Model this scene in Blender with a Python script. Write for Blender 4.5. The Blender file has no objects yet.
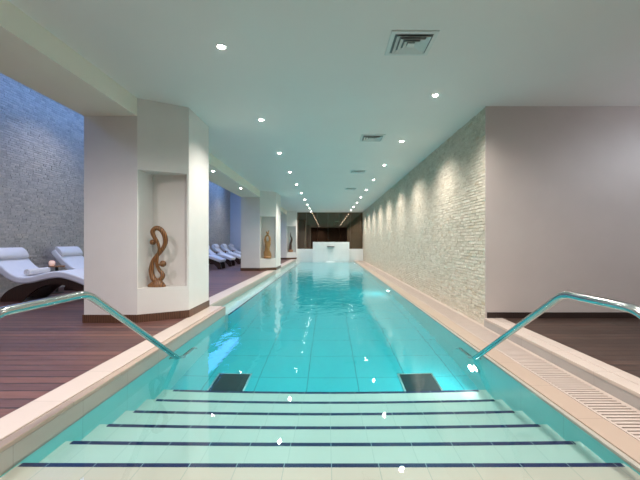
import bpy, bmesh, math, random
from mathutils import Vector, Matrix
random.seed(7)
scn = bpy.context.scene
COL = scn.collection
PI = math.pi

# ------------------------------------------------------------------ levels (metres; y runs down the hall, deck top = 0)
EYE = 1.12
F = 370.0
CEIL = 3.12
BEAM = 2.87
LCEIL = 4.75
WATER = -0.145
POOLFLOOR = -1.275
XL, XR = -1.79, 1.72
YBACK = -1.5
YEND = 24.42
STONE_R = 2.34
ALC_Y = 5.45
STONE_L = -6.62

# ------------------------------------------------------------------ node helpers
def new_mat(name):
    m = bpy.data.materials.new(name)
    m.use_nodes = True
    nt = m.node_tree
    b = nt.nodes.get('Principled BSDF')
    return m, nt, b

def N(nt, t, **kw):
    n = nt.nodes.new(t)
    for k, v in kw.items():
        if k in n.inputs:
            n.inputs[k].default_value = v
        else:
            setattr(n, k, v)
    return n

def rgba(c):
    return (c[0], c[1], c[2], 1.0)

def ramp(nt, stops, interp='LINEAR'):
    r = nt.nodes.new('ShaderNodeValToRGB')
    r.color_ramp.interpolation = interp
    e = r.color_ramp.elements
    while len(e) < len(stops):
        e.new(0.5)
    for el, (p, c) in zip(e, stops):
        el.position = p
        el.color = rgba(c)
    return r

def coords(nt):
    return nt.nodes.new('ShaderNodeTexCoord').outputs['Object']

def mat_plain(name, col, rough=0.5, metal=0.0, noise=0.0, nscale=8.0, bump=0.0, spec=None):
    m, nt, b = new_mat(name)
    b.inputs['Roughness'].default_value = rough
    b.inputs['Metallic'].default_value = metal
    if spec is not None:
        b.inputs['Specular IOR Level'].default_value = spec
    n = N(nt, 'ShaderNodeTexNoise', Scale=nscale, Detail=4.0)
    nt.links.new(coords(nt), n.inputs['Vector'])
    lo = tuple(max(0, c * (1 - noise)) for c in col)
    hi = tuple(min(1, c * (1 + noise)) for c in col)
    r = ramp(nt, [(0.3, lo), (0.7, hi)])
    nt.links.new(n.outputs['Fac'], r.inputs['Fac'])
    nt.links.new(r.outputs['Color'], b.inputs['Base Color'])
    if bump:
        bp = N(nt, 'ShaderNodeBump', Strength=bump, Distance=0.01)
        nt.links.new(n.outputs['Fac'], bp.inputs['Height'])
        nt.links.new(bp.outputs['Normal'], b.inputs['Normal'])
    return m

def mat_emit(name, col, strength):
    m, nt, b = new_mat(name)
    b.inputs['Base Color'].default_value = rgba(col)
    b.inputs['Emission Color'].default_value = rgba(col)
    b.inputs['Emission Strength'].default_value = strength
    return m

def mat_tile(name, col, grout, sx, sy, ox, oy, mortar=0.004, rough=0.25, var=0.05, axes='XY', gloss=0.5):
    """square tiles; axes picks which object axes carry the grid"""
    m, nt, b = new_mat(name)
    sep = nt.nodes.new('ShaderNodeSeparateXYZ')
    nt.links.new(coords(nt), sep.inputs[0])
    comb = nt.nodes.new('ShaderNodeCombineXYZ')
    for i, a in enumerate(axes):
        ad = N(nt, 'ShaderNodeMath', operation='ADD')
        ad.inputs[1].default_value = (-ox, -oy)[i] + 50 * (sx, sy)[i]
        nt.links.new(sep.outputs['XYZ'.index(a)], ad.inputs[0])
        nt.links.new(ad.outputs[0], comb.inputs[i])
    br = nt.nodes.new('ShaderNodeTexBrick')
    br.offset = 0.0
    br.squash = 1.0
    lo = tuple(c * (1 - var) for c in col)
    br.inputs['Color1'].default_value = rgba(col)
    br.inputs['Color2'].default_value = rgba(lo)
    br.inputs['Mortar'].default_value = rgba(grout)
    br.inputs['Scale'].default_value = 1.0
    br.inputs['Mortar Size'].default_value = mortar
    br.inputs['Mortar Smooth'].default_value = 0.1
    br.inputs['Brick Width'].default_value = sx
    br.inputs['Row Height'].default_value = sy
    nt.links.new(comb.outputs[0], br.inputs['Vector'])
    nt.links.new(br.outputs['Color'], b.inputs['Base Color'])
    b.inputs['Roughness'].default_value = rough
    b.inputs['Specular IOR Level'].default_value = gloss
    return m

def mat_planks(name, c1, c2, gap, width, length=2.4, rough=0.45):
    """boards running along X, laid side by side along Y"""
    m, nt, b = new_mat(name)
    co = coords(nt)
    mp = nt.nodes.new('ShaderNodeMapping')
    mp.inputs['Location'].default_value = (60, 60, 0)
    nt.links.new(co, mp.inputs['Vector'])
    br = nt.nodes.new('ShaderNodeTexBrick')
    br.offset = 0.37
    br.inputs['Color1'].default_value = rgba(c1)
    br.inputs['Color2'].default_value = rgba(c2)
    br.inputs['Mortar'].default_value = rgba(gap)
    br.inputs['Scale'].default_value = 1.0
    br.inputs['Mortar Size'].default_value = 0.009
    br.inputs['Mortar Smooth'].default_value = 0.2
    br.inputs['Brick Width'].default_value = length
    br.inputs['Row Height'].default_value = width
    nt.links.new(mp.outputs[0], br.inputs['Vector'])
    mg = nt.nodes.new('ShaderNodeMapping')
    mg.inputs['Scale'].default_value = (1.2, 26, 8)
    nt.links.new(co, mg.inputs['Vector'])
    ns = N(nt, 'ShaderNodeTexNoise', Scale=2.0, Detail=6.0, Roughness=0.6)
    nt.links.new(mg.outputs[0], ns.inputs['Vector'])
    rr = ramp(nt, [(0.25, (0.45, 0.45, 0.45)), (0.75, (1.35, 1.3, 1.3))])
    nt.links.new(ns.outputs['Fac'], rr.inputs['Fac'])
    mx = N(nt, 'ShaderNodeMix', data_type='RGBA', blend_type='MULTIPLY')
    mx.inputs[0].default_value = 1.0
    nt.links.new(br.outputs['Color'], mx.inputs[6])
    nt.links.new(rr.outputs['Color'], mx.inputs[7])
    nt.links.new(mx.outputs[2], b.inputs['Base Color'])
    bp = N(nt, 'ShaderNodeBump', Strength=0.5, Distance=0.004)
    bp.invert = True
    nt.links.new(br.outputs['Fac'], bp.inputs['Height'])
    nt.links.new(bp.outputs['Normal'], b.inputs['Normal'])
    b.inputs['Roughness'].default_value = rough
    return m

def mat_stone(name, stops):
    m, nt, b = new_mat(name)
    g = nt.nodes.new('ShaderNodeNewGeometry')
    r = ramp(nt, stops)
    nt.links.new(g.outputs['Random Per Island'], r.inputs['Fac'])
    ns = N(nt, 'ShaderNodeTexNoise', Scale=45.0, Detail=5.0)
    nt.links.new(coords(nt), ns.inputs['Vector'])
    rr = ramp(nt, [(0.3, (0.82, 0.82, 0.82)), (0.7, (1.1, 1.1, 1.1))])
    nt.links.new(ns.outputs['Fac'], rr.inputs['Fac'])
    mx = N(nt, 'ShaderNodeMix', data_type='RGBA', blend_type='MULTIPLY')
    mx.inputs[0].default_value = 1.0
    nt.links.new(r.outputs['Color'], mx.inputs[6])
    nt.links.new(rr.outputs['Color'], mx.inputs[7])
    nt.links.new(mx.outputs[2], b.inputs['Base Color'])
    bp = N(nt, 'ShaderNodeBump', Strength=0.6, Distance=0.006)
    nt.links.new(ns.outputs['Fac'], bp.inputs['Height'])
    nt.links.new(bp.outputs['Normal'], b.inputs['Normal'])
    b.inputs['Roughness'].default_value = 0.9
    b.inputs['Specular IOR Level'].default_value = 0.15
    return m

def mat_wood(name, c1, c2, rough=0.35, scale=3.0, stretch=(1, 1, 0.25)):
    m, nt, b = new_mat(name)
    mp = nt.nodes.new('ShaderNodeMapping')
    mp.inputs['Scale'].default_value = stretch
    nt.links.new(coords(nt), mp.inputs['Vector'])
    w = N(nt, 'ShaderNodeTexWave', Scale=scale * 4, Distortion=5.0, Detail=3.0)
    w.inputs['Detail Scale'].default_value = 1.5
    nt.links.new(mp.outputs[0], w.inputs['Vector'])
    r = ramp(nt, [(0.15, c1), (0.85, c2)])
    nt.links.new(w.outputs['Fac'], r.inputs['Fac'])
    nt.links.new(r.outputs['Color'], b.inputs['Base Color'])
    b.inputs['Roughness'].default_value = rough
    return m

M = {}
M['ceiling'] = mat_plain('ceiling_paint', (0.78, 0.745, 0.72), 0.75, noise=0.015, nscale=0.8)
M['beam'] = mat_plain('beam_paint', (0.80, 0.76, 0.66), 0.75, noise=0.015, nscale=0.8)
M['plaster'] = mat_plain('pillar_plaster', (0.71, 0.675, 0.645), 0.7, noise=0.02, nscale=3, bump=0.05)
M['taupe'] = mat_plain('taupe_plaster', (0.53, 0.46, 0.43), 0.7, noise=0.02, nscale=3, bump=0.05)
M['lounge_paint'] = mat_plain('lounge_paint', (0.62, 0.66, 0.74), 0.7, noise=0.02, nscale=3)
M['deck'] = mat_planks('deck_boards', (0.085, 0.038, 0.036), (0.17, 0.074, 0.056), (0.014, 0.007, 0.007), 0.145, 9.0)
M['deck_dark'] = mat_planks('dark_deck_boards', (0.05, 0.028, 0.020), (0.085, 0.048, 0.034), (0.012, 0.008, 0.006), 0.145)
M['skirt'] = mat_wood('skirting_wood', (0.075, 0.033, 0.018), (0.12, 0.055, 0.03), 0.4)
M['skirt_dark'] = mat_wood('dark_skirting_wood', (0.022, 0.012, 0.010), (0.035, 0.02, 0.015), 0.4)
M['backwood'] = mat_wood('wall_panelling', (0.07, 0.045, 0.033), (0.11, 0.072, 0.052), 0.5, scale=1.0)
M['coping'] = mat_tile('coping_stone', (0.53, 0.44, 0.385), (0.38, 0.31, 0.27), 3.0, 0.60, 0.0, 0.2, 0.003, 0.4, 0.06)
M['coping_nose'] = mat_tile('coping_nosing_stone', (0.41, 0.31, 0.245), (0.29, 0.22, 0.18), 3.0, 0.60, 0.0, 0.2, 0.003, 0.35, 0.05)
M['riser'] = mat_tile('riser_tile', (0.40, 0.36, 0.34), (0.33, 0.29, 0.26), 0.60, 0.60, 0.2, 0.3, 0.003, 0.35, 0.06, axes='YZ')
M['grate'] = mat_plain('grate_plastic', (0.47, 0.385, 0.34), 0.4, noise=0.03)
M['gutter'] = mat_plain('gutter_dark', (0.16, 0.12, 0.10), 0.6)
M['tread'] = mat_tile('tread_tile', (0.66, 0.60, 0.54), (0.56, 0.51, 0.46), 0.273, 0.377, 0.02, 2.15, 0.0025, 0.3, 0.03)
M['landing'] = mat_tile('landing_tile', (0.78, 0.52, 0.44), (0.60, 0.42, 0.36), 0.273, 0.377, 0.02, 2.15, 0.0025, 0.3, 0.03)
M['nosing'] = mat_tile('navy_nosing_tile', (0.005, 0.010, 0.085), (0.30, 0.34, 0.38), 0.273, 0.9, 0.02, 0.0, 0.003, 0.3, 0.2)
M['poolfloor'] = mat_tile('pool_floor_tile', (0.035, 0.47, 0.53), (0.018, 0.25, 0.30), 0.60, 0.69, -0.245, 4.57, 0.006, 0.3, 0.03)
M['poolwall'] = mat_tile('pool_wall_tile', (0.20, 0.66, 0.66), (0.14, 0.52, 0.53), 0.60, 0.60, 0.3, -0.2, 0.003, 0.3, 0.03, axes='YZ')
M['waterline'] = mat_tile('waterline_tile', (0.36, 0.335, 0.29), (0.28, 0.26, 0.23), 0.60, 0.60, 0.3, -0.2, 0.003, 0.3, 0.04, axes='YZ')
M['white_tile'] = mat_tile('white_mosaic', (0.80, 0.81, 0.80), (0.70, 0.71, 0.70), 0.30, 0.30, 0.0, 0.06, 0.003, 0.3, 0.02, axes='XZ')
M['navy'] = mat_plain('navy_tile', (0.012, 0.02, 0.06), 0.3, noise=0.1)
M['drain'] = mat_plain('drain_dark', (0.008, 0.03, 0.04), 0.6, noise=0.2)
M['chrome'] = mat_plain('polished_steel', (0.50, 0.52, 0.515), 0.17, 1.0, noise=0.02)
M['steel'] = mat_plain('brushed_steel', (0.6, 0.62, 0.62), 0.3, 1.0, noise=0.03)
M['trim_white'] = mat_plain('fixture_white', (0.80, 0.81, 0.79), 0.4, noise=0.01)
M['vent_dark'] = mat_plain('vent_void', (0.26, 0.27, 0.27), 0.8)
M['spout'] = mat_plain('spout_dark', (0.05, 0.055, 0.055), 0.5)
M['vent'] = mat_plain('vent_metal', (0.66, 0.68, 0.66), 0.45, noise=0.02)
M['lamp'] = mat_emit('downlight_lens', (1.0, 0.95, 0.86), 60.0)
M['poollamp'] = mat_emit('pool_lamp_lens', (0.9, 1.0, 1.0), 14.0)
M['blue_tube'] = mat_emit('blue_linear_lens', (0.20, 0.42, 1.0), 4.0)
M['mattress'] = mat_plain('white_upholstery', (0.74, 0.75, 0.80), 0.6, noise=0.02)
M['pillow'] = mat_plain('headrest_upholstery', (0.78, 0.77, 0.80), 0.6, noise=0.02)
M['towel'] = mat_plain('towel_cotton', (0.78, 0.74, 0.72), 0.95, noise=0.06, nscale=60, bump=0.4)
M['dark_wood'] = mat_wood('lounger_wood', (0.025, 0.011, 0.008), (0.055, 0.024, 0.015), 0.3)
M['sculpt1'] = mat_wood('carved_wood', (0.11, 0.042, 0.013), (0.27, 0.12, 0.036), 0.4, stretch=(1, 1, 0.5))
M['sculpt2'] = mat_wood('golden_carved_wood', (0.24, 0.11, 0.035), (0.50, 0.27, 0.09), 0.4, stretch=(1, 1, 0.6))
M['sculpt3'] = mat_wood('dark_carved_wood', (0.04, 0.018, 0.012), (0.10, 0.045, 0.025), 0.4)
M['candle'] = mat_emit('candle_glass', (1.0, 0.66, 0.55), 0.45)
M['tabletop'] = mat_wood('table_wood', (0.28, 0.13, 0.05), (0.42, 0.22, 0.10), 0.4)
M['black'] = mat_plain('black_lacquer', (0.02, 0.02, 0.02), 0.4)
M['foam'] = mat_plain('white_foam', (0.9, 0.93, 0.93), 0.7)
M['stone_r'] = mat_stone('stacked_stone', [(0.0, (0.56, 0.49, 0.40)), (0.25, (0.62, 0.555, 0.46)), (0.7, (0.66, 0.595, 0.50)), (0.93, (0.68, 0.62, 0.53)), (1.0, (0.58, 0.48, 0.36))])
M['stone_l'] = mat_stone('lounge_stacked_stone', [(0.0, (0.50, 0.47, 0.44)), (0.3, (0.58, 0.55, 0.51)), (0.75, (0.64, 0.60, 0.56)), (1.0, (0.68, 0.63, 0.57))])

# smoked mirror
m, nt, b = new_mat('smoked_mirror')
b.inputs['Base Color'].default_value = (0.20, 0.165, 0.13, 1)
b.inputs['Metallic'].default_value = 1.0
b.inputs['Roughness'].default_value = 0.02
n_ = N(nt, 'ShaderNodeTexNoise', Scale=0.6, Detail=1.0)
nt.links.new(coords(nt), n_.inputs['Vector'])
r_ = ramp(nt, [(0.3, (0.155, 0.115, 0.085)), (0.7, (0.18, 0.138, 0.104))])
nt.links.new(n_.outputs['Fac'], r_.inputs['Fac'])
nt.links.new(r_.outputs['Color'], b.inputs['Base Color'])
M['mirror'] = m

# pool water: clear refracting body that absorbs red with depth
def water_mat(name, absorb, dens, bump):
    m = bpy.data.materials.new(name)
    m.use_nodes = True
    nt = m.node_tree
    nt.nodes.clear()
    out = nt.nodes.new('ShaderNodeOutputMaterial')
    g = N(nt, 'ShaderNodeBsdfGlass', IOR=1.333, Roughness=0.0)
    g.inputs['Color'].default_value = (1, 1, 1, 1)
    nt.links.new(g.outputs[0], out.inputs['Surface'])
    if bump:
        co = coords(nt)
        mp = nt.nodes.new('ShaderNodeMapping')
        mp.inputs['Scale'].default_value = (1.6, 1.0, 1.0)
        nt.links.new(co, mp.inputs['Vector'])
        n1 = N(nt, 'ShaderNodeTexNoise', Scale=2.2, Detail=2.0, Roughness=0.45, Distortion=0.6)
        nt.links.new(mp.outputs[0], n1.inputs['Vector'])
        bp = N(nt, 'ShaderNodeBump', Strength=1.0, Distance=bump)
        sp_ = nt.nodes.new('ShaderNodeSeparateXYZ')
        nt.links.new(co, sp_.inputs[0])
        mr_ = N(nt, 'ShaderNodeMapRange')       # livelier ripples towards the fountain
        mr_.inputs['From Min'].default_value = 3.2
        mr_.inputs['From Max'].default_value = 7.5
        mr_.inputs['To Min'].default_value = 0.10
        mr_.inputs['To Max'].default_value = 2.3
        nt.links.new(sp_.outputs['Y'], mr_.inputs['Value'])
        mu_ = N(nt, 'ShaderNodeMath', operation='MULTIPLY')
        nt.links.new(mr_.outputs[0], mu_.inputs[1])
        n2 = N(nt, 'ShaderNodeTexNoise', Scale=11.0, Detail=2.0, Roughness=0.5)
        nt.links.new(mp.outputs[0], n2.inputs['Vector'])
        m2 = N(nt, 'ShaderNodeMath', operation='MULTIPLY_ADD')
        m2.inputs[1].default_value = 0.28
        nt.links.new(n2.outputs['Fac'], m2.inputs[0])
        nt.links.new(n1.outputs['Fac'], m2.inputs[2])
        nt.links.new(m2.outputs[0], mu_.inputs[0])
        nt.links.new(mu_.outputs[0], bp.inputs['Height'])
        nt.links.new(bp.outputs['Normal'], g.inputs['Normal'])
    if dens:
        v = N(nt, 'ShaderNodeVolumeAbsorption', Density=dens)
        v.inputs['Color'].default_value = rgba(absorb)
        nt.links.new(v.outputs[0], out.inputs['Volume'])
    try:
        m.cycles.homogeneous_volume = True
    except Exception:
        pass
    return m
M['water'] = water_mat('pool_water', (0.0, 0.86, 0.88), 0.17, 0.004)
M['jet'] = water_mat('falling_water', (1, 1, 1), 0, 0)
nt = M['jet'].node_tree
tr_ = nt.nodes.new('ShaderNodeBsdfTransparent')
tr_.inputs['Color'].default_value = (0.97, 0.99, 0.99, 1)
mxs = nt.nodes.new('ShaderNodeMixShader')
mxs.inputs[0].default_value = 0.25
gls = next(n for n in nt.nodes if n.type == 'BSDF_GLASS')
nt.links.new(tr_.outputs[0], mxs.inputs[1])
nt.links.new(gls.outputs[0], mxs.inputs[2])
nt.links.new(mxs.outputs[0], next(n for n in nt.nodes if n.type == 'OUTPUT_MATERIAL').inputs['Surface'])

# ------------------------------------------------------------------ mesh helpers
class MB:
    def __init__(self):
        self.bm = bmesh.new()

    def box(self, x0, x1, y0, y1, z0, z1, bevel=0.0):
        t = bmesh.new()
        bmesh.ops.create_cube(t, size=1.0)
        for v in t.verts:
            v.co = Vector(((x0 + x1) / 2 + v.co.x * (x1 - x0), (y0 + y1) / 2 + v.co.y * (y1 - y0), (z0 + z1) / 2 + v.co.z * (z1 - z0)))
        if bevel:
            bmesh.ops.bevel(t, geom=list(t.edges), offset=bevel, segments=3, affect='EDGES', profile=0.5)
        self.merge(t)
        return self

    def merge(self, t):
        me = bpy.data.meshes.new('tmp')
        t.to_mesh(me)
        t.free()
        self.bm.from_mesh(me)
        bpy.data.meshes.remove(me)

    def prism(self, pts, z0, z1):
        """vertical prism over a plan outline (x, y)"""
        bm = self.bm
        a = [bm.verts.new((p[0], p[1], z0)) for p in pts]
        c = [bm.verts.new((p[0], p[1], z1)) for p in pts]
        n = len(pts)
        for i in range(n):
            j = (i + 1) % n
            bm.faces.new((a[i], a[j], c[j], c[i]))
        bm.faces.new(list(reversed(a)))
        bm.faces.new(c)
        return self

    def slab(self, prof, y0, y1):
        """outline in (x, z) pushed along y"""
        bm = self.bm
        a = [bm.verts.new((p[0], y0, p[1])) for p in prof]
        c = [bm.verts.new((p[0], y1, p[1])) for p in prof]
        n = len(prof)
        for i in range(n):
            j = (i + 1) % n
            bm.faces.new((a[i], a[j], c[j], c[i]))
        bm.faces.new(list(reversed(a)))
        bm.faces.new(c)
        return self

    def tube(self, pts, rad, seg=14, closed=False, flat=1.0):
        pts = [Vector(p) for p in pts]
        n = len(pts)
        rads = rad if isinstance(rad, (list, tuple)) else [rad] * n
        bm = self.bm
        rings = []
        up = None
        for i, p in enumerate(pts):
            if closed:
                d = (pts[(i + 1) % n] - pts[i - 1]).normalized()
            else:
                d = (pts[min(i + 1, n - 1)] - pts[max(i - 1, 0)]).normalized()
            if up is None:
                up = d.orthogonal().normalized()
                if abs(d.y) < 0.9:
                    up = (Vector((0, 1, 0)) - d * d.y).normalized()
            else:
                up = (up - d * up.dot(d)).normalized()
            s = d.cross(up)
            rings.append([bm.verts.new(p + (up * math.cos(a) * flat + s * math.sin(a)) * rads[i])
                          for a in [2 * PI * k / seg for k in range(seg)]])
        m = n if closed else n - 1
        for i in range(m):
            r0, r1 = rings[i], rings[(i + 1) % n]
            for k in range(seg):
                bm.faces.new((r0[k], r0[(k + 1) % seg], r1[(k + 1) % seg], r1[k]))
        if not closed:
            bm.faces.new(list(reversed(rings[0])))
            bm.faces.new(rings[-1])
        return self

    def lathe(self, prof, c=(0, 0, 0), axis='Z', seg=32):
        """(radius, height) profile turned about an axis through c"""
        bm = self.bm
        c = Vector(c)
        def P(r, h, a):
            u, v = r * math.cos(a), r * math.sin(a)
            if axis == 'Z':
                return c + Vector((u, v, h))
            if axis == 'X':
                return c + Vector((h, u, v))
            return c + Vector((u, h, v))
        rings = []
        for r, h in prof:
            if r < 1e-6:
                rings.append([bm.verts.new(P(0, h, 0))])
            else:
                rings.append([bm.verts.new(P(r, h, 2 * PI * k / seg)) for k in range(seg)])
        for a, d in zip(rings, rings[1:]):
            for k in range(seg):
                j = (k + 1) % seg
                if len(a) == 1 and len(d) == 1:
                    continue
                if len(a) == 1:
                    bm.faces.new((a[0], d[j], d[k]))
                elif len(d) == 1:
                    bm.faces.new((a[k], a[j], d[0]))
                else:
                    bm.faces.new((a[k], a[j], d[j], d[k]))
        return self

    def ball(self, c, r, sc=(1, 1, 1)):
        t = bmesh.new()
        bmesh.ops.create_uvsphere(t, u_segments=20, v_segments=12, radius=r)
        for v in t.verts:
            v.co = Vector((c[0] + v.co.x * sc[0], c[1] + v.co.y * sc[1], c[2] + v.co.z * sc[2]))
        self.merge(t)
        return self

    def build(self, name, mat, parent=None, smooth=False, origin=None):
        bmesh.ops.recalc_face_normals(self.bm, faces=list(self.bm.faces))
        me = bpy.data.meshes.new(name)
        if origin is not None:
            bmesh.ops.translate(self.bm, vec=-Vector(origin), verts=list(self.bm.verts))
        self.bm.to_mesh(me)
        self.bm.free()
        o = bpy.data.objects.new(name, me)
        COL.objects.link(o)
        if origin is not None:
            o.location = origin
        me.materials.append(mat)
        if smooth:
            for p in me.polygons:
                p.use_smooth = True
            try:
                me.set_sharp_from_angle(angle=math.radians(40))
            except Exception:
                pass
        if parent is not None:
            o.parent = parent
        return o

def tag(o, label, cat, group=None, kind=None):
    o['label'] = label
    o['category'] = cat
    if group:
        o['group'] = group
    if kind:
        o['kind'] = kind
    return o

def struct(o):
    o['kind'] = 'structure'
    return o

def thing(name, loc, label, cat, group=None):
    o = bpy.data.objects.new(name, None)
    o.empty_display_size = 0.1
    COL.objects.link(o)
    o.location = loc
    return tag(o, label, cat, group)

def kids(root):
    return [o for o in COL.objects if o.parent == root]

def copy_tree(root, loc, label):
    c = root.copy()
    COL.objects.link(c)
    c.location = loc
    c['label'] = label
    for ch in kids(root):
        d = ch.copy()
        COL.objects.link(d)
        d.parent = c
        for g in kids(ch):
            e = g.copy()
            COL.objects.link(e)
            e.parent = d
    return c

def fillet(pts, r, k=8):
    """round the corners of a polyline"""
    P = [Vector(p) for p in pts]
    out = [P[0]]
    for i in range(1, len(P) - 1):
        a, b_, c = P[i - 1], P[i], P[i + 1]
        d = min(r, (a - b_).length * 0.45, (c - b_).length * 0.45)
        s, e = b_ + (a - b_).normalized() * d, b_ + (c - b_).normalized() * d
        for t in range(k + 1):
            u = t / k
            out.append(s * (1 - u) ** 2 + b_ * 2 * u * (1 - u) + e * u * u)
    out.append(P[-1])
    return out

def spline(pts, per=8):
    """Catmull-Rom through tuples of any width"""
    P = [tuple(p) for p in pts]
    out = []
    for i in range(len(P) - 1):
        p0, p1, p2, p3 = P[max(i - 1, 0)], P[i], P[i + 1], P[min(i + 2, len(P) - 1)]
        for k in range(per):
            t = k / per
            out.append(tuple(0.5 * (2 * b_ + (c - a) * t + (2 * a - 5 * b_ + 4 * c - d) * t * t + (3 * b_ - a - 3 * c + d) * t ** 3)
                             for a, b_, c, d in zip(p0, p1, p2, p3)))
    out.append(P[-1])
    return out

# ------------------------------------------------------------------ the room
def stone_wall(name, x, into, y0, y1, z0, z1, mat):
    """split-face stacked stone: every stone its own little block in one cladding mesh"""
    V, Fc = [(x - into * 0.05, y0, z0), (x - into * 0.05, y1, z0), (x - into * 0.05, y1, z1), (x - into * 0.05, y0, z1),
             (x, y0, z0), (x, y1, z0), (x, y1, z1), (x, y0, z1)], [(0, 1, 2, 3), (4, 7, 6, 5), (0, 4, 5, 1), (3, 2, 6, 7), (0, 3, 7, 4), (1, 5, 6, 2)]
    z = z0
    while z < z1 - 1e-4:
        h = random.uniform(0.042, 0.056)
        h = h if z + h < z1 - 0.03 else z1 - z
        y = y0
        while y < y1 - 1e-4:
            l = random.uniform(0.06, 0.18)
            l = l if y + l < y1 - 0.06 else y1 - y
            p = random.uniform(0.009, 0.017)
            g = 0.005
            n = len(V)
            t = [max(0.004, p + random.uniform(-0.004, 0.004)) for _ in range(4)]
            gy = 0.0015
            c = [(y + gy, z + g), (y + l - gy, z + g), (y + l - gy, z + h - g), (y + gy, z + h - g)]
            j = lambda q: q + random.uniform(-0.002, 0.002)
            for (a, b_) in c:
                V.append((x - into * 0.001, a, b_))
            for (a, b_), d in zip(c, t):
                V.append((x + into * d, j(a), j(b_)))
            Fc += [(n + 4, n + 5, n + 6, n + 7)]
            for q in range(4):
                Fc.append((n + q, n + (q + 1) % 4, n + 4 + (q + 1) % 4, n + 4 + q))
            y += l
        z += h
    me = bpy.data.meshes.new(name)
    me.from_pydata(V, [], Fc)
    bm = bmesh.new()
    bm.from_mesh(me)
    bmesh.ops.recalc_face_normals(bm, faces=list(bm.faces))
    bm.to_mesh(me)
    bm.free()
    me.materials.append(mat)
    o = bpy.data.objects.new(name, me)
    COL.objects.link(o)
    return struct(o)

stone_wall('wall_right', STONE_R, -1, ALC_Y + 0.012, 25.0, -0.12, CEIL, M['stone_r'])
stone_wall('wall_left', STONE_L, 1, YBACK, 25.0, 0.0, LCEIL, M['stone_l'])
struct(MB().box(STONE_R + 0.06, 5.7, ALC_Y, ALC_Y + 0.15, -0.2, CEIL).box(STONE_R - 0.022, STONE_R + 0.06, ALC_Y, ALC_Y + 0.011, -0.12, CEIL).build('wall_alcove', M['taupe']))
struct(MB().box(5.7, 5.85, YBACK, ALC_Y + 0.15, -0.2, CEIL).build('wall_alcove_side', M['taupe']))
struct(MB().box(-6.67, 5.85, YBACK - 0.15, YBACK, -0.4, LCEIL).build('wall_back', M['backwood']))
struct(MB().box(-6.67, -2.07, 25.0, 25.15, -0.2, LCEIL).build('wall_lounge_end', M['lounge_paint']))
struct(MB().box(-2.07, 2.39, 25.0, 25.15, -1.4, CEIL).build('wall_end', M['plaster']))
cb = MB()
cb.box(-3.39, 5.85, YBACK - 0.15, 25.15, CEIL, CEIL + 0.15)
struct(cb.build('ceiling', M['ceiling']))
struct(MB().box(-6.67, -3.25, YBACK - 0.15, 25.15, LCEIL, LCEIL + 0.15).build('ceiling_lounge', M['lounge_paint']))
struct(MB().box(-3.39, -3.25, YBACK - 0.15, 25.15, CEIL + 0.15, LCEIL).build('wall_lounge_upper', M['lounge_paint']))
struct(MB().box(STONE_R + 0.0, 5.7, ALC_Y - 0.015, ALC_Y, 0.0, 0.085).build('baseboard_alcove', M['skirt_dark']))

# floors
struct(MB().box(-6.67, -2.08, YBACK, 6.45, -0.1, 0.0).box(-6.67, -2.40, 6.45, 25.0, -0.1, 0.0).build('floor', M['deck']))
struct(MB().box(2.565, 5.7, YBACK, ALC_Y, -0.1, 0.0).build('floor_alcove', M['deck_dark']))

# left coping (near) with its groove and rounded nose, and the set-back coping further on
c = MB()
c.box(-2.08, -1.856, YBACK, 6.45, -0.035, 0.002, 0.004)
struct(c.build('trim_1', M['coping']))
struct(MB().box(-1.850, XL + 0.004, YBACK, 6.45, -0.035, -0.003, 0.007).box(-1.858, -1.848, YBACK, 6.448, -0.035, -0.012).build('trim_2', M['coping_nose']))
struct(MB().box(-2.40, -2.10, 6.45, 25.0, -0.035, 0.002, 0.004).build('trim_3', M['coping']))

# right coping, gutter edge, riser and upper tile strip
struct(MB().box(1.752, 1.94, YBACK, 25.0, -0.16, -0.12, 0.004).build('trim_4', M['coping_nose']))
struct(MB().box(1.716, 1.750, YBACK, 24.42, -0.16, -0.128, 0.004).build('trim_5', M['waterline']))
struct(MB().box(2.272, 2.297, YBACK, 25.0, -0.16, -0.12, 0.003).box(2.297, 2.345, ALC_Y + 0.012, 25.0, -0.16, -0.121).build('trim_6', M['coping']))
struct(MB().box(2.30, 2.33, YBACK, ALC_Y, -0.2, -0.03).build('trim_7', M['riser']))
struct(MB().box(2.296, 2.43, YBACK, ALC_Y, -0.03, 0.002, 0.004).box(2.438, 2.565, YBACK, ALC_Y, -0.03, 0.002, 0.004).box(2.42, 2.445, YBACK, ALC_Y - 0.01, -0.03, -0.004).build('trim_8', M['coping']))

# pool basin
pb = MB()
pb.box(-2.45, 2.30, YBACK, 25.0, -1.4, POOLFLOOR)
struct(pb.build('pool_floor', M['poolfloor']))
w = MB()
w.box(-2.08, XL, YBACK, 6.45, POOLFLOOR, -0.035)
w.box(-2.40, -2.10, 6.45, 25.0, POOLFLOOR, -0.035)
w.box(XR, 1.94, YBACK, 25.0, POOLFLOOR, -0.16)
w.box(2.272, 2.30, YBACK, 25.0, POOLFLOOR, -0.16)
w.box(XL, XR, YBACK, -0.6, POOLFLOOR, -0.02)
struct(MB().box(XL - 0.01, XL + 0.003, -0.6, 6.45, WATER - 0.03, -0.034).box(-2.11, -2.097, 6.45, 24.42, WATER - 0.03, -0.034).build('trim_14', M['waterline']))
struct(w.build('pool_wall', M['poolwall']))
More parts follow.
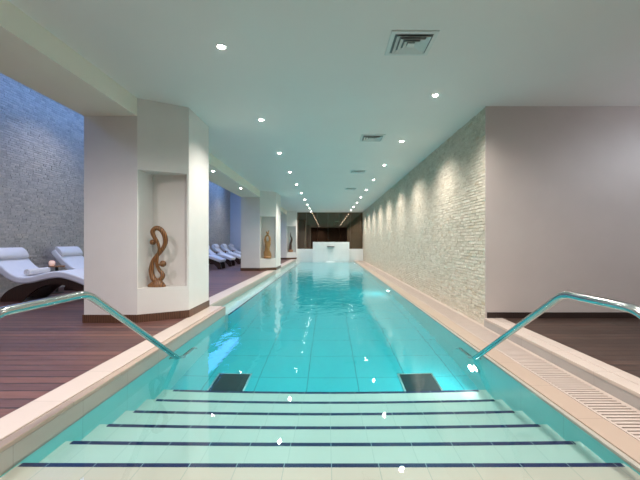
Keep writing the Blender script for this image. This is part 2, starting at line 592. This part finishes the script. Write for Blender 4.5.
# submerged overflow ledge beyond the first pillar with dark edge
lg = thing('overflow_ledge', (-1.84, 6.45, WATER), 'pale shallow ledge under the water running down the left pool side past the first pillar', 'ledge')
MB().box(-1.97, -1.745, 6.45, 24.42, POOLFLOOR, WATER - 0.018).box(-2.10, -1.97, 6.45, 24.42, POOLFLOOR, WATER - 0.16).build('ledge_body', M['white_tile'], None)
for o in list(COL.objects):
    if o.name == 'ledge_body':
        o.parent = lg
        o.matrix_parent_inverse = Matrix.Translation(-Vector(lg.location))
e = MB().box(-1.745, -1.72, 6.45, 24.42, POOLFLOOR, WATER - 0.05).build('ledge_wall', M['poolwall'], lg)
e.matrix_parent_inverse = Matrix.Translation(-Vector(lg.location))
e = MB().box(-1.747, -1.718, 6.45, 24.42, WATER - 0.05, WATER - 0.014).build('edge_tile', M['navy'], lg)
e.matrix_parent_inverse = Matrix.Translation(-Vector(lg.location))
e['label'] = 'thin navy edge tile'

# entry steps
prof = [(-0.6, POOLFLOOR), (-0.6, WATER - 0.05)]
ny = [2.15 + 0.377 * i for i in range(6)]
for i, y in enumerate(ny):
    d = WATER - 0.05 - 0.18 * i
    prof.append((y, d))
    prof.append((y, d - 0.18 if i < 5 else POOLFLOOR))
sm = MB()
bm = sm.bm
a = [bm.verts.new((XL, p[0], p[1])) for p in prof]
c = [bm.verts.new((XR, p[0], p[1])) for p in prof]
for i in range(len(prof)):
    j = (i + 1) % len(prof)
    bm.faces.new((a[i], a[j], c[j], c[i]))
bm.faces.new(a)
bm.faces.new(list(reversed(c)))
steps = thing('pool_steps', (0, 2.15, WATER), 'wide cream tiled steps with navy nosings descending into the pool', 'steps')
def under(o, root):
    o.parent = root
    o.matrix_parent_inverse = Matrix.Translation(-Vector(root.location))
    return o
under(sm.build('stair_body', M['tread']), steps)
o = under(MB().box(XL + 0.002, XR - 0.002, -0.598, 2.116, WATER - 0.06, WATER - 0.046).build('landing', M['landing']), steps)
o['label'] = 'cream landing tiles at the top of the steps'
NX = [(-1.775, 1.70), (-1.742, 1.673), (-1.72, 1.65), (-1.71, 1.64), (-1.69, 1.637), (-1.68, 1.636)]
for i, y in enumerate(ny):
    d = WATER - 0.05 - 0.18 * i
    o = under(MB().box(NX[i][0], NX[i][1], y - 0.036, y + 0.003, d - 0.02, d + 0.004).build('nosing_strip', M['nosing']), steps)
    if i == 0:
        o['label'] = 'navy nosing tiles on the step edge'

# pool water
outline = [(XL - 0.004, -0.604), (XR + 0.004, -0.604), (XR + 0.004, YEND + 0.05), (-2.104, YEND + 0.05), (-2.104, 6.46), (XL - 0.004, 6.46)]
V, Fc = [], []
def quad(q):
    n = len(V)
    V.extend(q)
    Fc.append(tuple(range(n, n + len(q))))
zb = POOLFLOOR - 0.02
nO = len(outline)
quad([(p[0], p[1], WATER) for p in outline])            # calm surface
quad([(p[0], p[1], zb) for p in reversed(outline)])
for i in range(nO):
    p, q = outline[i], outline[(i + 1) % nO]
    quad([(p[0], p[1], zb), (q[0], q[1], zb), (q[0], q[1], WATER), (p[0], p[1], WATER)])
me = bpy.data.meshes.new('pool_water')
me.from_pydata(V, [], Fc)
me.materials.append(M['water'])
for p in me.polygons:
    p.use_smooth = True
water = bpy.data.objects.new('pool_water', me)
COL.objects.link(water)
tag(water, 'clear turquoise water filling the long indoor swimming pool', 'water', kind='stuff')

# overflow grate on the right
gr = thing('overflow_grate', (2.105, YBACK, -0.12), 'beige slatted overflow grate along the right pool edge', 'grate')
g = MB()
g.box(1.942, 1.962, YBACK, 24.9, -0.15, -0.119)
g.box(2.252, 2.270, YBACK, 24.9, -0.15, -0.119)
under(g.build('rail_pair', M['grate']), gr).name = 'side_rails'
V, Fc = [], []
y = YBACK + 0.02
while y < 24.88:
    n = len(V)
    for zz in (-0.145, -0.118):
        V += [(1.962, y, zz), (2.252, y, zz), (2.252, y + 0.030, zz), (1.962, y + 0.030, zz)]
    Fc += [(n, n + 3, n + 2, n + 1), (n + 4, n + 5, n + 6, n + 7), (n, n + 1, n + 5, n + 4), (n + 1, n + 2, n + 6, n + 5), (n + 2, n + 3, n + 7, n + 6), (n + 3, n, n + 4, n + 7)]
    y += 0.046
me = bpy.data.meshes.new('slats')
me.from_pydata(V, [], Fc)
me.materials.append(M['grate'])
o = bpy.data.objects.new('slats', me)
COL.objects.link(o)
under(o, gr)
struct(MB().box(1.94, 2.272, YBACK, 25.0, -0.30, -0.24).build('trim_9', M['gutter']))

# floor drains
def drain(x0, x1, label):
    t = thing('floor_drain', ((x0 + x1) / 2, 4.38, POOLFLOOR), label, 'drain', None)
    f = MB()
    y0, y1, z0, z1 = 4.08, 4.66, POOLFLOOR, POOLFLOOR + 0.012
    f.box(x0, x1, y0, y0 + 0.02, z0, z1).box(x0, x1, y1 - 0.02, y1, z0, z1).box(x0, x0 + 0.02, y0, y1, z0, z1).box(x1 - 0.02, x1, y0, y1, z0, z1)
    under(f.build('frame', M['steel']), t)
    s = MB().box(x0 + 0.02, x1 - 0.02, y0 + 0.02, y1 - 0.02, z0, z0 + 0.003)
    k = y0 + 0.03
    while k < y1 - 0.03:
        s.box(x0 + 0.02, x1 - 0.02, k, k + 0.012, z0, z0 + 0.009)
        k += 0.026
    under(s.build('grille', M['drain']), t)
drain(-1.375, -0.955, 'dark square drain on the pool floor at the foot of the steps, left one')
drain(0.87, 1.31, 'dark square drain on the pool floor at the foot of the steps, right one')

# ------------------------------------------------------------------ pillars with niches
def pillar(ya, label, ylen=1.28):
    t = thing('pillar', (-2.76, ya, 0), label, 'pillar')
    full = [(-3.39, ya), (-2.65, ya), (-2.07, ya + 0.36), (-2.07, ya + ylen), (-3.39, ya + ylen)]
    notch = [(-3.39, ya), (-2.65, ya), (-2.65, ya + 0.46), (-2.095, ya + 0.46), (-2.095, ya + 0.3446), (-2.07, ya + 0.36), (-2.07, ya + ylen), (-3.39, ya + ylen)]
    b_ = MB()
    b_.prism(full, 0.0, 0.47).prism(notch, 0.47, 2.13).prism(full, 2.13, CEIL)
    b_.prism([(-2.40, ya + 0.16), (-2.07, ya + 0.36), (-2.07, ya + ylen), (-2.40, ya + ylen)], -0.5 if ya > 7 else -0.01, 0.0)
    under(b_.build('pillar_body', M['plaster']), t)
    s = MB()
    d = 0.014
    s.prism([(-3.39 - d, ya - d), (-2.65 + 0.003, ya - d), (-2.07 + d, ya + 0.36 - 0.008), (-2.07 + d, ya + ylen), (-2.07 - 0.01, ya + ylen), (-2.07 - 0.01, ya + 0.37), (-2.66, ya + 0.01), (-3.38, ya + 0.01), (-3.38, ya + ylen), (-3.39 - d, ya + ylen)], 0.0, 0.11)
    o = under(s.build('baseboard', M['skirt']), t)
    o['label'] = 'brown wooden baseboard around the pillar foot'
PIL = [5.14, 14.4, 23.7]
pillar(PIL[0], 'big white pillar nearest the camera with a serpentine carving in its niche')
pillar(PIL[1], 'white niche pillar midway down the pool holding a golden carving', 1.75)
pillar(PIL[2], 'white niche pillar at the far end beside the dark mirror wall', 1.25)
bb = 0
for y0, y1 in ((YBACK, 5.14), (6.42, 14.4), (16.15, 23.7)):
    struct(MB().box(-3.39, -2.65, y0, y1, BEAM, CEIL).build('trim_1%d' % bb, M['beam']))
    bb += 1

# ------------------------------------------------------------------ far end: fountain wall, low walls, smoked mirror
struct(MB().box(-2.07, -0.99, 24.42, 25.0, POOLFLOOR, 0.66).box(1.39, 2.33, 24.42, 25.0, POOLFLOOR, 0.66).build('trim_13', M['white_tile']))
fw = thing('fountain_wall', (0.2, 24.1, WATER), 'white tiled fountain wall rising from the water at the far end', 'fountain')
under(MB().box(-0.99, 1.39, 24.10, 24.75, POOLFLOOR, 1.12, 0.008).build('wall_body', M['white_tile']), fw)
o = under(MB().box(-0.06, 0.41, 23.98, 24.10, 0.80, 0.845, 0.006).build('spout', M['spout']), fw)
o['label'] = 'dark flat water spout'
mr = thing('mirror', (0.15, 24.95, 0.66), 'dark smoked mirror wall above the fountain reflecting the ceiling lights', 'mirror')
xs = [-2.07, -1.45, -0.72, 0.0, 0.75, 1.5, 2.33]
for x0, x1 in zip(xs, xs[1:]):
    under(MB().box(x0 + 0.002, x1 - 0.002, 24.93, 24.98, 0.66, CEIL - 0.005).build('mirror_panel', M['mirror']), mr)
# falling sheet of water and its foam
V = []
sheet = [(23.97, 0.82), (23.93, 0.80), (23.88, 0.66), (23.83, 0.42), (23.78, 0.12), (23.75, WATER + 0.005)]
j = MB()
bm = j.bm
for off, rev in ((0.0, False), (0.014, True)):
    pass
rows = []
for i, (yy, zz) in enumerate(sheet):
    row = []
    hw = 0.21 - 0.008 * i
    for k in range(9):
        u = -1 + 2 * k / 8
        row.append(bm.verts.new((0.175 + u * hw, yy + 0.006 * math.sin(5 * u + i), zz)))
    for k in range(8, -1, -1):
        u = -1 + 2 * k / 8
        row.append(bm.verts.new((0.175 + u * hw, yy + 0.015 + 0.006 * math.sin(4 * u + i), zz)))
    rows.append(row)
for r0, r1 in zip(rows, rows[1:]):
    for k in range(18):
        bm.faces.new((r0[k], r0[(k + 1) % 18], r1[(k + 1) % 18], r1[k]))
bm.faces.new(rows[0])
bm.faces.new(list(reversed(rows[-1])))
tag(j.build('water_jet', M['jet'], None, True), 'thin clear sheet of water falling from the dark spout', 'water', kind='stuff')
fm = MB()
for k in range(26):
    fm.ball((0.2 + random.gauss(0, 0.15), 23.70 + random.gauss(0, 0.06), WATER + 0.004), random.uniform(0.025, 0.055), (1, 1, 0.35))
tag(fm.build('splash_foam', M['foam'], None, True), 'white splash foam where the fountain water lands', 'foam', kind='stuff')

# ------------------------------------------------------------------ sculptures
def P1(px, py, dy=0.0):   # carving drawn on its own upright grid, metres
    s = 0.00235
    return ((px - 108) * s, dy, (445 - py) * s * 0.955)
t = thing('sculpture', (-2.485, 5.37, 0.47), 'brown serpentine wooden sculpture with two balls in the nearest pillar niche', 'sculpture')
b_ = MB()
b_.lathe([(0, 0), (0.125, 0), (0.13, 0.02), (0.10, 0.055), (0.07, 0.085), (0, 0.09)], seg=20)
for v in b_.bm.verts:
    v.co.y *= 0.6
    v.co.z += 0.012 * math.sin(v.co.x * 30)* (1 if v.co.z > 0.03 else 0)
b_.build('base', M['sculpt1'], t, True)
out = [(112, 412, 16), (84, 392, 17), (70, 345, 15), (78, 285, 13), (105, 243, 13), (136, 208, 13), (160, 162, 14), (157, 110, 15), (135, 74, 15), (108, 66, 14), (88, 88, 14), (96, 122, 12), (112, 152, 10), (121, 200, 9), (108, 255, 9), (104, 300, 10), (118, 336, 11), (138, 362, 13), (138, 388, 14), (112, 408, 14)]
sp = spline(out, 6)
mb = MB()
pts, rr = [], []
for i, q in enumerate(sp):
    u = i / (len(sp) - 1)
    dy = 0.028 * math.sin(2 * PI * u * 1.5)
    pts.append(P1(q[0], q[1], dy))
    rr.append(q[2] * 0.00235)
mb.tube(pts, rr, 14)
mb.build('serpentine_band', M['sculpt1'], t, True)
for (px, py, r) in ((84, 157, 18), (146, 296, 20)):
    mb = MB().ball(P1(px, py), r * 0.00235)
    q = 1 if px < 100 else -1
    mb.tube([P1(px, py), P1(px + q * 28, py - 6 if q > 0 else py + 8)], 0.016, 10)
    mb.build('ball', M['sculpt1'], t, True)

t = thing('sculpture', (-2.40, 14.68, 0.47), 'golden wooden figure sculpture in the niche of the middle pillar', 'sculpture')
t.scale = (0.86, 0.9, 1.0)
MB().lathe([(0, 0), (0.175, 0), (0.18, 0.05), (0.15, 0.085), (0, 0.09)], seg=20).build('base', M['sculpt2'], t, True)
mb = MB()
rings = []
for i in range(22):
    u = i / 21
    z = 0.06 + 0.62 * u
    tw = u * 2.2
    rw = 0.155 - 0.05 * u + 0.02 * math.sin(u * 9)
    rd = 0.10 - 0.03 * u
    rings.append([mb.bm.verts.new((rw * math.cos(a) * (1 + 0.14 * math.cos(3 * a + tw * 3)), rd * math.sin(a) * (1 + 0.14 * math.cos(3 * a + tw * 3)), z)) for a in [2 * PI * k / 24 for k in range(24)]])
for r0, r1 in zip(rings, rings[1:]):
    for k in range(24):
        mb.bm.faces.new((r0[k], r0[(k + 1) % 24], r1[(k + 1) % 24], r1[k]))
mb.bm.faces.new(rings[-1])
mb.bm.faces.new(list(reversed(rings[0])))
mb.build('body', M['sculpt2'], t, True)
for s, top in ((-1, 1.06), (1, 1.12)):
    pts = [(s * 0.06, 0, 0.60, 0.06), (s * 0.10, 0.02 * s, 0.74, 0.05), (s * 0.075, 0.0, 0.86, 0.04), (-s * 0.02, 0.03 * s, 0.95, 0.035), (s * 0.04, 0.0, 1.03, 0.03), (s * 0.07, 0, top, 0.016)]
    q = spline(pts, 6)
    mb = MB().tube([p[:3] for p in q], [p[3] for p in q], 12)
    mb.ball((-s * 0.02 + 0.01, 0.03 * s, 0.985), 0.045, (0.85, 0.9, 1.15))
    mb.build('figure', M['sculpt2'], t, True)

t = thing('sculpture', (-2.42, 24.0, 0.47), 'slender dark flame shaped sculpture in the niche of the farthest pillar', 'sculpture')
MB().lathe([(0, 0), (0.15, 0), (0.16, 0.09), (0.12, 0.16), (0, 0.17)], seg=18).build('base', M['tabletop'], t, True)
pts = [(-0.02, 0, 0.10, 0.09), (-0.01, 0, 0.35, 0.085), (0.0, 0, 0.55, 0.07), (0.06, 0, 0.75, 0.06), (0.07, 0, 0.88, 0.05), (0.01, 0, 1.02, 0.04), (0.0, 0, 1.15, 0.025), (0.01, 0, 1.30, 0.006)]
q = spline(pts, 6)
MB().tube([p[:3] for p in q], [p[3] for p in q], 12).build('flame', M['sculpt3'], t, True)

# ------------------------------------------------------------------ handrails
def handrail(x, s, label):
    t = thing('handrail', (x, 2.2, WATER), label, 'handrail')
    pts = [(x, 1.42, WATER - 0.05), (x, 1.50, 0.40), (x, 1.80 if s < 0 else 1.885, 0.77), (x, 2.51, 0.77), (x, 4.03, WATER), (x, 4.17, WATER - 0.082), (x, 4.50, WATER - 0.09), (x, 4.56, WATER - 0.16)]
    p = fillet(pts, 0.085)
    under(MB().tube(p, 0.026, 16).build('rail_tube', M['chrome'], None, True), t)
    under(MB().lathe([(0, 0), (0.055, 0), (0.055, 0.008), (0.03, 0.016), (0, 0.016)], (x, 1.42, WATER - 0.05)).build('flange', M['chrome'], None, True), t)
    # bracket from the submerged end to the pool wall
    xe = XL if s < 0 else XR
    br = fillet([(x, 4.22, WATER - 0.09), (x, 4.20, WATER - 0.17), (xe + (0.004 if s < 0 else -0.004), 4.20, WATER - 0.17)], 0.04)
    under(MB().tube(br, 0.016, 12).lathe([(0, 0), (0.04, 0), (0.04, 0.006 * -s), (0, 0.006 * -s)], (xe, 4.20, WATER - 0.17), 'X', 20).build('wall_bracket', M['chrome'], None, True), t)
handrail(-1.636, -1, 'chrome handrail over the pool steps on the left beside the wooden deck')
handrail(1.60, 1, 'chrome handrail over the pool steps on the right in front of the taupe wall')

# ------------------------------------------------------------------ ceiling lights
def spot(loc, power, size, blend, col=(1, 0.94, 0.87), aim=None, rad=0.04):
    l = bpy.data.lights.new('spot', 'SPOT')
    l.energy = power
    l.spot_size = math.radians(size)
    l.spot_blend = blend
    l.color = col
    l.shadow_soft_size = rad
    try:
        l.cycles.is_caustics_light = True
    except Exception:
        pass
    o = bpy.data.objects.new('spot_lamp', l)
    COL.objects.link(o)
    o.location = loc
    if aim is not None:
        d = Vector(aim) - Vector(loc)
        o.rotation_euler = d.to_track_quat('-Z', 'Y').to_euler()
    return o

DL = thing('downlight', (0, 0, 0), 'x', 'ceiling light', 'pool downlights')
MB().lathe([(0.036, 0.0), (0.056, 0.0), (0.058, -0.005), (0.044, -0.010), (0.036, -0.004), (0.036, 0.0)], seg=24).build('trim_ring', M['trim_white'], DL, True)
MB().lathe([(0, -0.022), (0.014, -0.021), (0.026, -0.016), (0.034, -0.009), (0.036, -0.001), (0, -0.001)], seg=24).build('lens', M['lamp'], DL)
ords = ['nearest', 'second', 'third', 'fourth', 'fifth', 'sixth', 'seventh', 'eighth', 'ninth', 'tenth', 'eleventh']
first = True
SPOT_W, SPOT_A = 290, 145
def put_light(loc, label, group):
    global first
    if first:
        DL.location = loc
        DL['label'] = label
        first = False
        o = DL
    else:
        o = copy_tree(DL, loc, label)
    o['group'] = group
    return o
yl = [3.78 + 2.26 * k for k in range(10)]
yr = [5.03 + 2.28 * k for k in range(9)]
for i, y in enumerate(yl):
    put_light((-1.09, y, CEIL), 'lit round ceiling downlight, %s of the left row above the pool' % ords[i], 'left row of downlights')
for i, y in enumerate(yr):
    put_light((1.46, y, CEIL), 'lit round ceiling downlight, %s of the right row near the stone wall' % ords[i], 'right row of downlights')
for y in [1.5, -0.6] + yl:
    spot((-1.09, y, CEIL - 0.06), SPOT_W, SPOT_A, 1.0)
for y in [0.5, 2.75] + yr:
    spot((1.46, y, CEIL - 0.06), SPOT_W, SPOT_A, 1.0)
# soffit lights between pillars (pixel rows give the spacing)
for i, (x, y) in enumerate(((-2.83, 9.1), (-2.83, 12.0))):
    put_light((x, y, BEAM), 'lit round downlight in the low soffit between the first two pillars, %s one' % ('nearer' if i == 0 else 'farther'), 'soffit downlights')
    spot((x, y, BEAM - 0.06), 30, 95, 0.6)
for y in (0.4, 2.7):  # unseen fill spots, added to brighten the nearest pillar's front face
    spot((-3.05, y, BEAM - 0.02), 135, 176, 0.6, (1, 0.93, 0.93))
for y in (1.5, 5.5, 8.5, 12.0, 15.5, 19.0, 22.5):  # unseen wash spots, added to lighten the lounge stone wall
    spot((-5.45, y, LCEIL - 0.05), 340, 120, 1.0, (0.95, 0.92, 1.0))
# unseen fill spots added in the alcove to light its wall (right of the frame)
for (x, y, p_, c_) in ((5.2, 3.9, 110, (0.72, 0.86, 1.0)), (3.2, 2.2, 110, (1, 0.93, 0.9)), (4.9, 1.6, 90, (0.86, 0.93, 1.0))):
    spot((x, y, CEIL - 0.02), p_, 176, 0.5, c_)
spot((5.4, 4.0, 2.4), 45, 130, 1.0, (0.75, 0.86, 1.0), (4.4, 4.6, 3.1))  # bluish upward spot, unseen, added to brighten the ceiling at right

# ------------------------------------------------------------------ ceiling vents
V0 = thing('ceiling_vent', (0, 0, 0), 'x', 'vent', 'ceiling vents')
def ring(mb, h0, h1, z0, z1, th=0.004):
    """square funnel from half-size h0 at z0 to h1 at z1"""
    bm = mb.bm
    a = [bm.verts.new((sx * h0, sy * h0, z0)) for sx, sy in ((-1, -1), (1, -1), (1, 1), (-1, 1))]
    c = [bm.verts.new((sx * h1, sy * h1, z1)) for sx, sy in ((-1, -1), (1, -1), (1, 1), (-1, 1))]
    a2 = [bm.verts.new((v.co.x, v.co.y, v.co.z + th)) for v in a]
    c2 = [bm.verts.new((v.co.x, v.co.y, v.co.z + th)) for v in c]
    for i in range(4):
        j = (i + 1) % 4
        bm.faces.new((a[i], a[j], c[j], c[i]))
        bm.faces.new((a2[i], a2[j], c2[j], c2[i]))
        bm.faces.new((a[i], a[j], a2[j], a2[i]))
        bm.faces.new((c[i], c[j], c2[j], c2[i]))
mb = MB(); ring(mb, 0.225, 0.185, -0.012, -0.014); ring(mb, 0.228, 0.225, -0.002, -0.012)
mb.build('frame', M['vent'], V0)
MB().box(-0.188, 0.188, -0.188, 0.188, -0.004, -0.0015).build('backing', M['vent_dark'], V0)
for h in (0.165, 0.120, 0.075):
    mb = MB(); ring(mb, h, h - 0.034, -0.030, -0.008)
    mb.build('louver', M['vent'], V0)
MB().box(-0.034, 0.034, -0.034, 0.034, -0.026, -0.018).build('core', M['vent'], V0)
for i, y in enumerate((3.72, 7.1, 10.5, 13.9)):
    lab = 'square ceiling air vent, %s of the line above the pool' % ords[i]
    if i == 0:
        V0.location = (0.83, y, CEIL); V0['label'] = 'large square louvred ceiling air vent nearest the camera'
    else:
        copy_tree(V0, (0.85, y, CEIL), lab)

# ------------------------------------------------------------------ underwater lamps
PLt = thing('pool_lamp', (0, 0, 0), 'x', 'pool light', 'underwater wall lamps')
MB().lathe([(0.075, 0.0), (0.105, 0.0), (0.105, 0.012), (0.085, 0.02), (0.075, 0.014)], (0, 0, 0), 'X', 28).build('bezel', M['steel'], PLt, True)
MB().lathe([(0, 0.016), (0.05, 0.013), (0.077, 0.006), (0.077, 0.0), (0, 0.0)], (0, 0, 0), 'X', 28).build('lens', M['poollamp'], PLt, True)
k = 0
for side, x, sx in (('right', XR, -1),):
    for i, y in enumerate((4.3, 10.3, 16.3, 22.3)):
        if side == 'left' and i > 0:
            x = -1.72
        lab = 'round lit underwater lamp, %s on the %s pool wall' % (ords[i], side)
        zz = WATER - 0.62
        if k == 0:
            o = PLt; o.location = (x, y, zz); o['label'] = lab
        else:
            o = copy_tree(PLt, (x, y, zz), lab)
        o.rotation_euler = (0, 0, PI if sx < 0 else 0)
        k += 1
POOL_W = 14
for y in (4.3, 10.3, 16.3, 22.3):
    for x, sx in ((XR - 0.06, -1),):
        l = bpy.data.lights.new('pool_glow', 'AREA')
        l.shape = 'DISK'
        l.size = 0.14
        l.energy = POOL_W
        l.color = (0.88, 1.0, 1.0)
        o = bpy.data.objects.new('pool_glow', l)
        COL.objects.link(o)
        o.location = (x, y, WATER - 0.62)
        o.rotation_euler = (0, PI / 2 * (1 if sx < 0 else -1), 0)

# ------------------------------------------------------------------ lounge: blue linear lamps
for i, (x, y0, y1) in enumerate(((-5.9, 6.0, 12.0), (-5.9, 13.5, 23.5), (-4.4, 13.5, 18.0), (-5.9, -1.0, 5.0))):
    t = thing('linear_light', (x, (y0 + y1) / 2, LCEIL), 'blue glowing strip lamp on the lounge ceiling, %s' % ('over the nearest loungers', 'over the far loungers along the stone wall', 'over the walkway behind the pillars', 'left of the camera')[i], 'ceiling light', 'blue strip lamps')
    under(MB().box(x - 0.47, x + 0.47, y0, y1, LCEIL - 0.05, LCEIL - 0.003).build('housing', M['trim_white']), t)
    under(MB().box(x - 0.45, x + 0.45, y0 + 0.02, y1 - 0.02, LCEIL - 0.056, LCEIL - 0.05).build('lens', M['blue_tube']), t)

# ------------------------------------------------------------------ loungers
LW = 0.78   # width along y; x runs head (-) to foot (+)
def ribbon(prof_top, prof_bot, y0, y1, bev):
    mb = MB()
    mb.slab(prof_top + list(reversed(prof_bot)), y0, y1)
    return mb
top = spline([(-0.97, 0.95), (-0.86, 0.82), (-0.72, 0.67), (-0.56, 0.545), (-0.40, 0.475), (-0.22, 0.475), (0.0, 0.525), (0.22, 0.570), (0.40, 0.570), (0.60, 0.520), (0.80, 0.445), (0.96, 0.385)], 4)
def offset(pr, d):
    o = []
    for i, p in enumerate(pr):
        a, c = pr[max(i - 1, 0)], pr[min(i + 1, len(pr) - 1)]
        dx, dz = c[0] - a[0], c[1] - a[1]
        L = math.hypot(dx, dz)
        o.append((p[0] + dz / L * d, p[1] - dx / L * d))
    return o
LG = thing('sun_lounger', (0, 0, 0), 'x', 'sun lounger', 'wave loungers along the stone wall')
mb = MB(); mb.slab(top + list(reversed(offset(top, 0.125))), 0.0, LW)
o = mb.build('mattress', M['mattress'], LG)
bv = o.modifiers.new('round', 'BEVEL'); bv.width = 0.03; bv.segments = 3; bv.limit_method = 'ANGLE'; bv.angle_limit = math.radians(50)
# headrest cushion following the backrest
ph = [(-0.985, 0.985), (-0.94, 1.01), (-0.87, 0.96), (-0.82, 0.895), (-0.80, 0.835), (-0.82, 0.79), (-0.87, 0.825), (-0.97, 0.935)]
mb = MB(); mb.slab(spline(ph, 3), 0.03, LW - 0.03)
o = mb.build('headrest', M['pillow'], LG)
bv = o.modifiers.new('round', 'BEVEL'); bv.width = 0.02; bv.segments = 3; bv.limit_method = 'ANGLE'; bv.angle_limit = math.radians(50)
side = spline([(-0.78, 0.0), (-0.77, 0.07), (-0.68, 0.18), (-0.52, 0.275), (-0.34, 0.335), (-0.15, 0.37), (0.05, 0.41), (0.25, 0.443), (0.42, 0.438), (0.60, 0.39), (0.78, 0.325), (0.90, 0.22), (0.93, 0.08), (0.93, 0.0)], 4)
inner = spline([(0.80, 0.0), (0.76, 0.08), (0.62, 0.21), (0.42, 0.305), (0.22, 0.33), (0.02, 0.295), (-0.17, 0.19), (-0.32, 0.06), (-0.40, 0.0)], 4)
for s in (0.05, LW - 0.11):
    mb = MB(); mb.slab(side + inner, s, s + 0.06)
    mb.build('side_frame', M['dark_wood'], LG)
mb = MB()
for (x, z) in ((-0.45, 0.27), (-0.1, 0.352), (0.25, 0.41), (0.6, 0.36)):
    mb.box(x - 0.05, x + 0.05, 0.11, LW - 0.11, z - 0.015, z + 0.015)
mb.build('cross_slats', M['dark_wood'], LG)
LX = -5.35
lab = {0: 'white wave lounger nearest the camera, with a rolled towel on it',
       1: 'white wave lounger second from the camera, partly hidden by the nearest pillar',
       5: 'white wave lounger seen past the nearest pillar, cropped foot end lowest in the gap',
       6: 'white wave lounger in the gap between pillars, largest one showing there',
       7: 'white wave lounger in the gap between pillars, second largest showing there',
       8: 'white wave lounger between the pillars, third from the far end wall',
       9: 'white wave lounger between the pillars, second from the far end wall',
       10: 'white wave lounger closest to the blue far end wall'}
for k, l in lab.items():
    loc = (LX, 6.87 + 1.67 * k, 0)
    if k == 0:
        LG.location = loc; LG['label'] = l
    else:
        copy_tree(LG, loc, l)
# rolled towel on the nearest lounger
mb = MB()
prof = [(0.0, 0.0)]
mb.lathe([(0, 0.0), (0.018, 0.002), (0.02, 0.008), (0.026, 0.008), (0.028, 0.0), (0.046, 0.0), (0.058, 0.008), (0.06, 0.02), (0.06, 0.53), (0.055, 0.54), (0, 0.54)], (0, 0, 0), 'Y', 24)
tw = mb.build('rolled_towel', M['towel'], None, True)
tw.location = (-5.74, 7.04, 0.545)
tag(tw, 'rolled white towel lying on the seat of the nearest lounger', 'towel')

# side tables with candle glasses
TB = thing('side_table', (0, 0, 0), 'x', 'side table', 'small tables between loungers')
MB().lathe([(0, 0.575), (0.15, 0.575), (0.155, 0.585), (0.15, 0.60), (0, 0.60)], seg=28).build('table_top', M['tabletop'], TB, True)
MB().lathe([(0.0, 0.03), (0.03, 0.03), (0.03, 0.575), (0, 0.575)], seg=16).build('post', M['black'], TB, True)
MB().lathe([(0, 0), (0.13, 0), (0.13, 0.015), (0.04, 0.03), (0, 0.03)], seg=28).build('foot', M['black'], TB, True)
CD = thing('candle_holder', (0, 0, 0), 'x', 'candle holder', 'candle glasses on side tables')
MB().lathe([(0, 0), (0.03, 0), (0.055, 0.03), (0.06, 0.06), (0.05, 0.095), (0.035, 0.11), (0.03, 0.108), (0.045, 0.09), (0.052, 0.06), (0.045, 0.03), (0, 0.012)], seg=24).build('glass', M['candle'], CD, True)
MB().lathe([(0, 0.012), (0.02, 0.012), (0.02, 0.04), (0, 0.042)], seg=16).build('candle', M['foam'], CD, True)
tabs = ((0, 'small round side table between the two nearest loungers'),
        (7, 'small dark side table between loungers, nearest one seen beyond the first pillar'),
        (8, 'small dark side table between loungers, second one seen beyond the first pillar'),
        (9, 'small dark side table between the last two loungers'))
for i, (k, l) in enumerate(tabs):
    loc = (-5.95, 6.87 + 1.67 * k + 1.25, 0)
    cl = ('pinkish glowing candle glass on the table by the nearest lounger', 'candle glass on the nearest small table beyond the first pillar', 'candle glass on the second small table beyond the first pillar', 'candle glass on the table between the last two loungers')[i]
    cloc = (loc[0] - 0.085, loc[1] - 0.03, 0.60)
    if i == 0:
        TB.location = loc; TB['label'] = l
        CD.location = cloc; CD['label'] = cl
    else:
        copy_tree(TB, loc, l)

# ------------------------------------------------------------------ caustic set-up so lamps reach through the surface
try:
    water.cycles.is_caustics_caster = True
    for o in COL.objects:
        if o.type == 'MESH' and o.name.split('.')[0] in ('stair_body', 'landing', 'nosing_strip', 'pool_floor', 'pool_wall', 'ledge_body', 'ledge_wall', 'edge_tile', 'frame', 'grille'):
            o.cycles.is_caustics_receiver = True
except Exception as ex:
    print(ex)

# ------------------------------------------------------------------ world, camera, view
wd = bpy.data.worlds.new('world')
scn.world = wd
wd.use_nodes = True
wd.node_tree.nodes['Background'].inputs[0].default_value = (0.5, 0.55, 0.6, 1)
wd.node_tree.nodes['Background'].inputs[1].default_value = 0.05
cam = bpy.data.cameras.new('camera')
co = bpy.data.objects.new('camera', cam)
COL.objects.link(co)
co.location = (0, 0, EYE)
co.rotation_euler = (PI / 2, 0, 0)
cam.sensor_width = 36
cam.lens = F / 640 * 36
cam.shift_x = -8 / 640
cam.shift_y = 2 / 640
cam.clip_start = 0.05
scn.camera = co
scn.view_settings.view_transform = 'Standard'
scn.view_settings.look = 'None'
scn.view_settings.exposure = -0.27
scn.view_settings.gamma = 1.0
scn.view_settings.use_curve_mapping = False
scn.cycles.max_bounces = 14
scn.cycles.diffuse_bounces = 6
scn.cycles.transmission_bounces = 8
scn.cycles.glossy_bounces = 6
scn.cycles.sample_clamp_indirect = 40.0
scn.cycles.use_denoising = True
